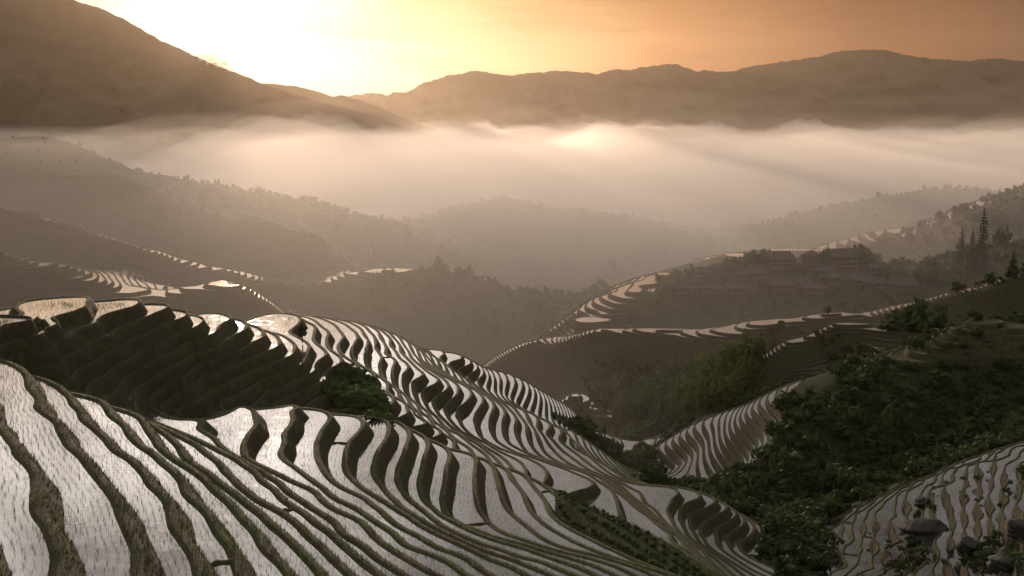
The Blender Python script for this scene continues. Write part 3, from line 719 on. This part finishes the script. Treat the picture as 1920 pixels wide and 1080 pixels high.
P = pick(wood & (Vg > 640) & (clear < .2) & ~((Ug < 1565) & (Vg < 738)), 420, 41)
scatter('scrub', 'paler low shrubs in the clearings of the wooded hill', 'scrub', P, R_.lognormal(math.log(.55), .4, len(P)), BUSH, MAT['bamboo'], (.5, .9))
P = np.concatenate([pick((REGg == REGS.index('valley')) & NAT, 420, 3), pick(poly_mask([(1040,745),(1075,800),(1100,862),(1230,895),(1190,800),(1120,740)], 150, 290) & NAT, 160, 4),
                    pick(poly_mask([(1400,880),(1440,985),(1425,1040),(1480,1078),(1540,1078),(1560,1000),(1500,900)], 100, 160), 170, 5)])
scatter('scrub', 'bushes along the stream and valley floor between the hillsides', 'scrub', P, R_.lognormal(math.log(1.25), .35, len(P)), BUSH, MAT['foliage'], (.7, 1.2))
P = pick(poly_mask([(598,728),(650,676),(690,692),(742,776),(732,792),(640,772)], 90, 112) & NAT, 380, 6)
scatter('scrub', 'patch of green bushes in the gully above the nearest S-shaped paddies', 'scrub', P, R_.lognormal(math.log(.36), .45, len(P)), BUSH, MAT['shrub'], (.6, 1.0))
P = pick(poly_mask([(1130,810),(1200,740),(1412,645),(1434,690),(1400,760),(1200,800)], 220, 300), 330, 7)
scatter('bamboo_grove', 'long feathery bamboo grove on the slope below the dark ridge', 'bamboo', P, R_.lognormal(math.log(2.0), .3, len(P)), PLUME, MAT['bamboo'], (1.3, 2.2))
P = np.concatenate([pick(np.isin(REGg, rid('farcentre', 'farhill')), 1600, 8), pick((REGg == REGS.index('left')) & (Yg > 735) & (Ug > 330), 1200, 9), pick((REGg == REGS.index('left')) & (Yg > 735) & (Ug <= 330), 40, 19)])
scatter('far_wood', 'hazy woods on the distant hills', 'wood', P, R_.lognormal(math.log(1.9), .4, len(P)), FARBUSH, MAT['foliage'], (.8, 1.3))
P = np.concatenate([pick(poly_mask([(1560,480),(1700,430),(1920,345),(2000,345),(2000,470),(1800,470)], 530, 700), 420, 10), pick(poly_mask([(1700,520),(1760,470),(1920,460),(1990,460),(1990,560),(1800,560)], 300, 470), 200, 11),
                    pick(poly_mask([(1230,590),(1230,520),(1400,490),(1720,490),(1740,580),(1300,600)], 340, 480), 420, 12), pick(poly_mask([(1650,620),(1700,585),(1930,560),(1930,610)], 240, 284), 70, 13)])
scatter('scrub', 'hazy bushes and thickets on the village hill and the slopes to its right', 'scrub', P, R_.lognormal(math.log(1.6), .4, len(P)), FARBUSH, MAT['foliage'], (.8, 1.4))
P = np.concatenate([pick(poly_mask([(1560,1078),(1520,1040),(1700,920),(1930,860),(1930,1078)], 60, 150), 30, 14), pick(poly_mask([(1660,1010),(1720,985),(1740,1060),(1680,1075)], 60, 150), 30, 15), pick(poly_mask([(1810,1030),(1900,990),(1930,1078),(1800,1078)], 60, 150), 50, 15)])
scatter('scrub', 'low weedy bushes among the broken paddies in the bottom right corner', 'scrub', P, R_.lognormal(math.log(.55), .35, len(P)), BUSH, MAT['foliage'], (.6, 1.0))
print('scrub', time.time()-T0)
P = np.concatenate([pick((REGg == REGS.index('ridge')) & (Yg < 296) & (nzC(Xg, Yg, 40) > .35), 150, 46), pick((REGg == REGS.index('flatspur')) & (Yg < 250) & (nzC(Xg, Yg, 30) > .3), 60, 47)])
scatter('scrub', 'scattered bushes on the face of the long dark ridge', 'scrub', P, R_.lognormal(math.log(.95), .4, len(P)), FARBUSH, MAT['foliage'], (.7, 1.2))
P = pick((REGg == REGS.index('hump')) & NAT, 260, 44)
scatter('far_wood', 'hazy trees on the right shoulder of the low rounded hill', 'wood', P, R_.lognormal(math.log(2.2), .4, len(P)), FARBUSH, MAT['foliage'], (.8, 1.4))
# ---------------------------------------------------------------- trees one can tell apart
def tube(pts, rads, n=7):
    V, F = [], []
    pts = [Vector(p) for p in pts]
    for i, p in enumerate(pts):
        d = (pts[min(i+1, len(pts)-1)]-pts[max(i-1, 0)]).normalized(); a = d.orthogonal().normalized(); b = d.cross(a)
        for k in range(n): t = 2*math.pi*k/n; V.append(p+(a*math.cos(t)+b*math.sin(t))*rads[i])
    for i in range(len(pts)-1):
        for k in range(n): F.append((i*n+k, i*n+(k+1) % n, (i+1)*n+(k+1) % n, (i+1)*n+k))
    return np.array([tuple(v) for v in V]), np.array(F)
def join(parts):
    Vs, Fs, o = [], [], 0
    for V, F in parts: Vs.append(V); Fs.append(np.asarray(F)+o); o += len(V)
    return np.concatenate(Vs), np.concatenate(Fs)
def broadleaf(seed, h=1.0):
    r = random.Random(seed); parts = [tube([(0, 0, -.05), (.02, 0, .25), (.0, .03, .6)], [.045, .032, .012])]
    for k in range(5):
        a = k*1.26+r.random(); z = .22+.07*k
        parts.append(tube([(0, 0, z), (.12*math.cos(a), .12*math.sin(a), z+.12), (.24*math.cos(a), .24*math.sin(a), z+.2)], [.02, .014, .006], 5))
    tr = mesh_np('trunk', *join(parts), MAT['bark'])
    V, F = leaf_cloud(420, seed+900, 10, .15, flat=1.0); V = V*np.array([.42, .42, .56]); V[:, 2] += .22
    return tr, mesh_np('crown', V, F, MAT['foliage'], False)
def conifer(seed):
    r = np.random.default_rng(seed); tr = mesh_np('trunk', *tube([(0, 0, -.03), (0, 0, .5), (.004, 0, .99)], [.018, .011, .002], 6), MAT['bark'])
    Vs = []; n = 0
    for z in np.linspace(.10, .985, 21):
        L = (.21*(1-z)**.75+.012)*r.uniform(.75, 1.15); nb_ = 9
        for k in range(nb_):
            if r.random() < .12: continue
            a = 2*np.pi*(k+r.random()*.6)/nb_; d = np.array([math.cos(a), math.sin(a), 0]); t = np.array([-d[1], d[0], 0]); l = L*r.uniform(.7, 1.2)
            for m in range(4):                       # needle sprays along a drooping bough
                f0, f1 = m/4, (m+1.25)/4; w = l*.20*(1-.5*f0)
                p0 = d*l*f0+np.array([0, 0, z-.10*l*f0+.01]); p1 = d*l*min(f1, 1)+np.array([0, 0, z-.32*l*f1])
                q_ = np.array([0, 0, r.uniform(-.02, .01)])
                Vs += [p0-t*w, p1-t*w*.35+q_, p1+t*w*.35+q_, p0+t*w]
    V = np.array(Vs); return tr, mesh_np('crown', V, np.arange(len(V)).reshape(-1, 4), MAT['conifer'], False)
def place_tree(name, meshes, P, height, width, label, cat='tree', group=None, rot=0.0):
    e = bpy.data.objects.new(name, None); col.objects.link(e); e.location = P; e.scale = (height*width, height*width, height); e.rotation_euler = (0, 0, rot)
    tag(e, label, cat, group); link('trunk', meshes[0], e); link('crown', meshes[1], e); return e
BL = [broadleaf(i) for i in range(5)]; CO = [conifer(40+i) for i in range(3)]
def foot_h(u, vbase, vtop):
    x, y, z = hit(u, vbase); d = y*CP-z*SP; return (x, y, z-.05), (vbase-vtop)*d/F_PX/CP
for u, vb, vt, w, lb in [(1836, 520, 400, 1.0, 'tallest slender conifer, its spire standing clear above the right-hand slope'),
                         (1818, 518, 432, 1.1, 'conifer just left of the tallest one, slightly shorter'),
                         (1798, 520, 440, 1.2, 'leftmost of the three tall conifers standing close together'),
                         (1748, 545, 493, 1.3, 'short dark conifer apart to the left of the tall conifer group'),
                         (1897, 525, 476, 1.3, 'short conifer near the right edge beyond the tall conifer group')]:
    P, h = foot_h(u, vb, vt); place_tree('conifer', CO[int(u) % 3], P, h, w, lb, 'tree', 'conifers on the right', u)
P, h = foot_h(567, 642, 604); place_tree('sapling', BL[1], P, h, .75, 'small leafy sapling standing alone on a bank of the second hillside', 'tree')
P, h = foot_h(1551, 594, 572); place_tree('tree', BL[2], P, h, 1.0, 'lone small tree on the bright paddies of the dark ridge crest', 'tree')
vt_ = [(1342,525,500),(1372,520,488),(1395,515,482),(1412,512,477),(1432,508,474),(1440,520,486),(1545,512,480),(1553,510,476),(1600,512,478),(1613,514,470),(1632,520,490),(1590,500,474),(1660,535,505),(1680,540,512),(1330,540,515),(1290,545,522),(1430,555,525),(1490,535,505),(1530,550,522),(1570,560,530),(1400,570,545),(1350,575,548),(1250,560,538),(1310,580,556),(1480,580,555),(1640,575,548),(1715,565,540),(1725,545,510)]
order = sorted(vt_)
ORD = ['first', 'second', 'third', 'fourth', 'fifth', 'sixth', 'seventh', 'eighth', 'ninth', 'tenth', 'eleventh', 'twelfth', 'thirteenth', 'fourteenth', 'fifteenth', 'sixteenth', 'seventeenth', 'eighteenth', 'nineteenth', 'twentieth', 'twenty-first', 'twenty-second', 'twenty-third', 'twenty-fourth', 'twenty-fifth', 'twenty-sixth', 'twenty-seventh', 'twenty-eighth', 'twenty-ninth', 'thirtieth']
for k, (u, vb, vt) in enumerate(order):
    P, h = foot_h(u, vb, vt); where = ('%s from the left' % ORD[k]) if True else ('at the left end of the village' if u < 1300 else 'among the houses in the left half of the village' if u < 1450 else 'among the houses in the middle of the village' if u < 1600 else 'at the right end of the village')
    place_tree('village_tree', BL[k % 5], P, h*1.2, R_.uniform(.8, 1.2), 'hazy broadleaf tree in the village, the '+where, 'tree', 'village trees', u)
GV = sorted([(1395,690,650),(1360,712,675),(1420,672,632),(1200,790,748),(1180,800,765),(1330,720,690)])
for k, (u, vb, vt) in enumerate(GV):
    P, h = foot_h(u, vb, vt); place_tree('tree', BL[k % 5], P, h, 1.0, 'dark tree rising from the bamboo grove, %s from the valley end' % ORD[k], 'tree', 'trees in the grove', u)
for u, vb, vt, lb in ((1215,800,752,'left one of two dark pointed conifers at the foot of the bamboo grove'), (1240,802,740,'right, taller one of two dark pointed conifers at the foot of the grove')):
    P, h = foot_h(u, vb, vt); place_tree('conifer', CO[u % 3], P, h, 1.1, lb, 'tree', 'pointed conifers in the grove', u)
# tufty crop rows on the steep strip beside the lowest paddies of the nearest hillside
ROWB = mesh_np('row_shrub', *leaf_cloud(60, 77, 5, .26), MAT['foliage'], False)
k = 0
for lvl, st in ((-35.45, .0), (-36.2, .5), (-36.9, .25), (-37.6, .6)):
    for u in np.arange(1050, 1400, 8.5 if lvl == -35.45 else 10):
        i = int(round(((u-960)/F_PX/.94-GS[0])/.0038)); jj = np.where((Yg[i] < 101) & (Yg[i] > 55))[0]
        zz = Zg[i, jj]; c = np.where((zz[:-1] > lvl) & (zz[1:] <= lvl))[0]
        if not len(c) : continue
        j = jj[c[-1]]; y = float(Yg[i, j]); x = float(GS[i]*y)+R_.uniform(-.1, .1)
        o = link('row_shrub', ROWB); o.location = (x, y, float(ground_z(x, y))-.05); s = R_.uniform(.32, .5); o.scale = (s, s, s*.9); o.rotation_euler = (0, 0, u)
        tag(o, 'small round shrub planted in the rows below the nearest hillside paddies', 'shrub', 'row shrubs'); k += 1
print('trees', time.time()-T0, k)
# ================================================================= village houses
def boxq(x0, x1, y0, y1, z0, z1):
    V = np.array([(x, y, z) for x in (x0, x1) for y in (y0, y1) for z in (z0, z1)], float)
    return V, np.array([(0,1,3,2),(4,6,7,5),(0,4,5,1),(2,3,7,6),(0,2,6,4),(1,5,7,3)])
def roof_mesh(w, d, z, rise, over, hip):
    x, y = w/2+over, d/2+over; r = w/2-hip; t = .22
    V = np.array([(-x,-y,z),(x,-y,z),(x,y,z),(-x,y,z),(-r,0,z+rise),(r,0,z+rise),(-x,-y,z-t),(x,-y,z-t),(x,y,z-t),(-x,y,z-t)], float)
    Q = [(0,1,5,4),(2,3,4,5),(6,7,1,0),(7,8,2,1),(8,9,3,2),(9,6,0,3),(9,8,7,6),(1,2,5,5),(3,0,4,4)]
    me = bpy.data.meshes.new('roof'); me.from_pydata([tuple(v) for v in V], [], [q if q[2] != q[3] else q[:3] for q in Q]); me.materials.append(MAT['roof_tile']); return me
def house(P, w, storeys, hip, rot, label):
    e = bpy.data.objects.new('wooden_house', None); col.objects.link(e); e.location = P; e.rotation_euler = (0, 0, rot); tag(e, label, 'house', 'village houses')
    d = w*.72; sh = 2.0; H = sh*storeys
    wl = link('wall', mesh_np('wall', *boxq(-w/2, w/2, -d/2, d/2, -2.0, H), MAT['timber'], False), e)
    rf = link('roof', roof_mesh(w, d, H, w*.27, .9, hip), e)
    link('ridge', mesh_np('ridge', *boxq(-(w/2-hip)-.15, w/2-hip+.15, -.18, .18, H+w*.27-.06, H+w*.27+.2), MAT['roof_tile'], False), rf)
    for s in range(1, storeys):
        link('balcony', mesh_np('balcony', *boxq(-w/2-.5, w/2+.5, -d/2-.7, -d/2-.002, s*sh-.12, s*sh+.10), MAT['pale_board'], False), e)
    n = max(3, int(w/2.4))
    wm = mesh_np('window', *boxq(-.42, .42, -.05, .05, -.5, .5), MAT['dark_opening'], False); fm = mesh_np('window_frame', *boxq(-.55, .55, -.03, .03, -.62, .62), MAT['pale_board'], False)
    for s in range(storeys):
        for i in range(n):
            x = -w/2+w*(i+.5)/n
            if s == 0 and i == n//2:
                link('door', mesh_np('door', *boxq(x-.5, x+.5, -d/2-.06, -d/2-.003, 0, 1.75), MAT['dark_opening'], False), e); continue
            o = link('window', wm, e); o.location = (x, -d/2-.052, s*sh+1.2); g = link('window_frame', fm, o); g.location = (0, .018, 0)
    return e
HS = [(1463,514,14,3,.9,.0,'large three-storey house whose hipped roof stands highest on the village skyline'),
 (1517,512,9,3,.0,.9,'gabled house just right of the highest hipped roof on the village skyline'),
 (1348,530,10,2,.6,.3,'small house on the village skyline left of the tall trees'),
 (1319,534,9,2,.4,-.3,'leftmost roof on the village skyline beside the bright ponds'),
 (1500,547,10,2,.5,.4,'middle house one row below the gabled skyline house'),
 (1462,556,12,2,.8,.2,'wide house with pale balcony boards in the lower middle of the village'),
 (1275,567,9,2,.5,.5,'lowest house at the left end of the village below the ponds'),
 (1378,561,10,2,.5,-.2,'house in the lower left part of the village'),
 (1576,517,16,3,1.2,.1,'broadest three-storey house on the right part of the village skyline'),
 (1646,526,10,2,.6,-.3,'dim house right of the broadest house, under the trees'),
 (1612,544,13,2,.6,.15,'reddish-brown house in the row below the broadest house'),
 (1692,552,14,2,.7,-.4,'rightmost reddish-brown house at the lower end of the village'),
 (1556,548,9,2,.5,.5,'small house between the middle of the village and the reddish row'),
 (1420,540,10,2,.6,.1,'house below the tall trees at the centre left of the village'),
 (1543,526,9,2,.4,-.5,'small house tucked left of the broadest skyline house'),
 (1302,553,8,2,.4,.2,'small house just below the leftmost skyline roof'),
 (1395,532,9,2,.5,.6,'small house under the trees left of the highest hipped roof'),
 (1525,560,10,2,.5,-.2,'lowest house below the middle of the village'),
 (1640,556,10,2,.5,.3,'low house between the two reddish-brown houses at the lower right'),
 (1340,566,8,2,.4,-.5,'small low house second from the left in the bottom row of the village')]
for u, v, w, st, hip, rot, lb in HS:
    w *= .70; x, y, z = hit(u, v); house((x, y, z+.3), w, st, hip, rot, lb)
# ================================================================= boulders in the bottom right field
def boulder(u, v, wpx, asp, seed, lb):
    x, y, z = hit(u, v); d = y*CP-z*SP; R = wpx*d/F_PX/2
    bm = bmesh.new(); bmesh.ops.create_icosphere(bm, subdivisions=4, radius=1.0)
    f = make_noise(seed, 8); g = make_noise(seed+9, 8)
    for vt in bm.verts:
        n = vt.co.copy(); k = 1+.16*f(n.x+3*n.z, n.y-2*n.z, 2.2)+.05*g(n.x-2*n.z, n.y+n.z, .6)
        q_ = n*float(k); q_.x = max(q_.x, -.82); q_.y = max(q_.y, -.78); q_.z *= 1-.22*max(q_.x, 0); vt.co = q_
    me = bpy.data.meshes.new('boulder'); bm.to_mesh(me); bm.free(); me.materials.append(MAT['boulder'])
    for p in me.polygons: p.use_smooth = True
    o = link('boulder', me); o.location = (x, y, z+R*asp*.12); o.scale = (R, R*.8, R*asp); o.rotation_euler = (0, 0, seed)
    tag(o, lb, 'boulder', 'boulders in the bottom right field')
boulder(1735, 1003, 86, .62, 3, 'largest dark boulder, rounded, in the middle of the bottom right field')
boulder(1727, 950, 34, .6, 4, 'small boulder standing in a paddy just above the largest boulder')
boulder(1813, 1040, 46, .8, 5, 'pointed dark boulder right of and below the largest one')
boulder(1912, 1006, 60, .6, 6, 'boulder cut by the right edge of the picture')
boulder(1880, 1062, 60, .6, 7, 'low dark boulder at the bottom edge near the right corner')
boulder(1668, 1062, 24, .6, 8, 'little boulder on a bund near the bottom edge, left of the largest one')
# stream
pts = [hit(u, v) for u, v in [(1455,985),(1464,1005),(1470,1018),(1480,1032),(1476,1048),(1484,1065),(1492,1080)]]
V = []; 
for i, p in enumerate(pts):
    for s in (-1, 1): V.append((p[0]+s*(.35+.2*math.sin(i*2.1)), p[1], p[2]+.25))
tag(link('stream', mesh_np('stream', V, [(2*i, 2*i+1, 2*i+3, 2*i+2) for i in range(len(pts)-1)], MAT['stream_foam'])), 'narrow white tumbling stream in the gully left of the bottom right field', 'stream', kind='structure')

# ================================================================= ponds on the village hill
def pond(u, v, wpx, asp, seed, lb):
    x, y, z = hit(u, v); R = wpx*(y*CP-z*SP)/F_PX/2; r = random.Random(seed); n = 36
    rr = [1+.10*math.sin(2*t+seed)+.06*math.sin(3*t+2*seed) for t in [2*math.pi*k/n for k in range(n)]]
    e = bpy.data.objects.new('pond', None); col.objects.link(e); e.location = (x, y, z+.5); tag(e, lb, 'pond', 'ponds on the village hill')
    P2 = lambda s, h: [(R*s*rr[k]*math.cos(2*math.pi*k/n), R*asp*s*rr[k]*math.sin(2*math.pi*k/n), h) for k in range(n)]
    link('water', mesh_np('water', P2(.96, 0)+[(0, 0, 0)], [(k, (k+1) % n, n) for k in range(n)], MAT['water'], False), e)
    rings = [P2(.94, -.1), P2(.97, .12), P2(1.02, .14), P2(1.10, -R*asp*.9-1.0)]
    link('bank', mesh_np('bank', sum(rings, []), [(i*n+k, i*n+(k+1) % n, (i+1)*n+(k+1) % n, (i+1)*n+k) for i in range(3) for k in range(n)], MAT['bank']), e)
pond(1110, 602, 62, .95, 1, 'round pale pond below the left end of the village')
pond(1248, 516, 44, .9, 2, 'bright pond on the hilltop at the left end of the village')
pond(1296, 526, 20, .9, 3, 'small bright pond just left of the first village houses')
pond(1392, 480, 74, .7, 4, 'long pale pond in the haze behind the village')
# ================================================================= rice seedlings in rows, grass on the banks
PTS = []
r = np.random.default_rng(21)
for k, W in ROWS:
    t = W[..., 2]-k; dd = (t-W[..., 3])/np.maximum(W[..., 7], .12)         # metres in from the bund
    keep = (dd.max(1) > 0) & (W[..., 6].max(1) > -.01); W = W[keep]; dd = dd[keep]
    for c in np.arange(.16, 7, .31):
        lo, hi = dd.min(1), dd.max(1); m = (lo < c) & (hi >= c)
        if not m.any(): continue
        T = W[m]; g = dd[m]-c; p = g >= 0; one = p.sum(1) == 1; odd = np.where(one, p.argmax(1), (~p).argmax(1)); q = np.arange(len(T))
        a, b, e = T[q, odd], T[q, (odd+1) % 3], T[q, (odd+2) % 3]; ga, gb, ge = g[q, odd], g[q, (odd+1) % 3], g[q, (odd+2) % 3]
        A = a+(b-a)*(ga/(ga-gb))[:, None]; E = a+(e-a)*(ga/(ga-ge))[:, None]
        L = np.linalg.norm((A-E)[:, :2], axis=1); n = np.floor(L/.26+r.random(len(L))).astype(int)
        rep = np.repeat(np.arange(len(L)), n)
        if not len(rep): continue
        f = r.random(len(rep))[:, None]; X = A[rep]*(1-f)+E[rep]*f
        PTS.append(np.stack([X[:, 0], X[:, 1], np.full(len(X), float(k))], 1))
PTS = np.concatenate(PTS); PTS[:, :2] += r.normal(size=(len(PTS), 2))*.025
PTS = PTS[(PTS[:, 1] < 62) | (r.random(len(PTS)) < .75)]
def blades(P, nb, h, w, lean, seed, name, label, cat, material):
    r = np.random.default_rng(seed); n = len(P)*nb; B_ = np.repeat(P, nb, 0); a = r.uniform(0, 2*np.pi, n); hh = h*r.uniform(.55, 1.25, n); ww = w*r.uniform(.7, 1.3, n)
    d = np.stack([np.cos(a), np.sin(a), 0*a], 1); t = np.stack([-np.sin(a), np.cos(a), 0*a], 1)
    ln = (lean*r.uniform(.2, 1.3, n)*hh)[:, None]
    base = B_+d*.02; tip = base+d*ln; tip[:, 2] += hh
    V = np.stack([base-t*ww[:, None]*.5-[0, 0, .03], base+t*ww[:, None]*.5-[0, 0, .03], tip], 1).reshape(-1, 3)
    return tag(link(name, mesh_np(name, V, np.arange(len(V)).reshape(-1, 3), material, False)), label, cat, kind='stuff')
blades(PTS[PTS[:, 1] < 75], 2, .21, .019, .6, 1, 'rice_seedlings', 'thin rows of young rice shoots standing in the near paddies', 'rice', MAT['seedling'])
blades(PTS[PTS[:, 1] >= 75], 1, .17, .030, .5, 2, 'rice_seedlings', 'fine lines of young rice shoots in the paddies farther down', 'rice', MAT['seedling'])
# grass tufts
bt = np.concatenate([s[v > -.01] for dz, k, s, v in bank_parts if dz == 1.0]); bt = bt[bt[..., 1].min(1) < 85]
n_ = np.cross(bt[:, 1]-bt[:, 0], bt[:, 2]-bt[:, 0]); ar = .5*np.linalg.norm(n_, axis=1)
dens = np.clip(34*(38/bt[..., 1].mean(1))**1.3, 5, 40); num = np.floor(ar*dens+r.random(len(ar))).astype(int); rep = np.repeat(np.arange(len(ar)), num)
f = r.random((len(rep), 2)); fl = f.sum(1) > 1; f[fl] = 1-f[fl]
GP = bt[rep, 0]+(bt[rep, 1]-bt[rep, 0])*f[:, :1]+(bt[rep, 2]-bt[rep, 0])*f[:, 1:]
clump = .5+.5*np.clip(nzB(GP[:, 0], GP[:, 1], 2.6)+.4*nzA(GP[:, 0], GP[:, 1], .9), -1, 1); GP = GP[r.random(len(GP)) < .25+.75*clump]
blades(GP, 2, .20, .034, .8, 3, 'bank_grass', 'short grass and weeds along the paddy banks', 'grass', MAT['grass'])
m = (REGg == REGS.index('near')) & NAT
GP = pick(m, 8000, 31); blades(GP, 2, .28, .05, .6, 4, 'grass', 'green grass on the steep strip beside the lowest near paddies', 'grass', MAT['grass'])
print('blades', time.time()-T0, len(PTS), len(rep))
print('tris', sum(len(o.data.polygons)*(2 if len(o.data.polygons) and o.data.polygons[0].loop_total == 4 else 1) for o in bpy.data.objects if o.type == 'MESH'))
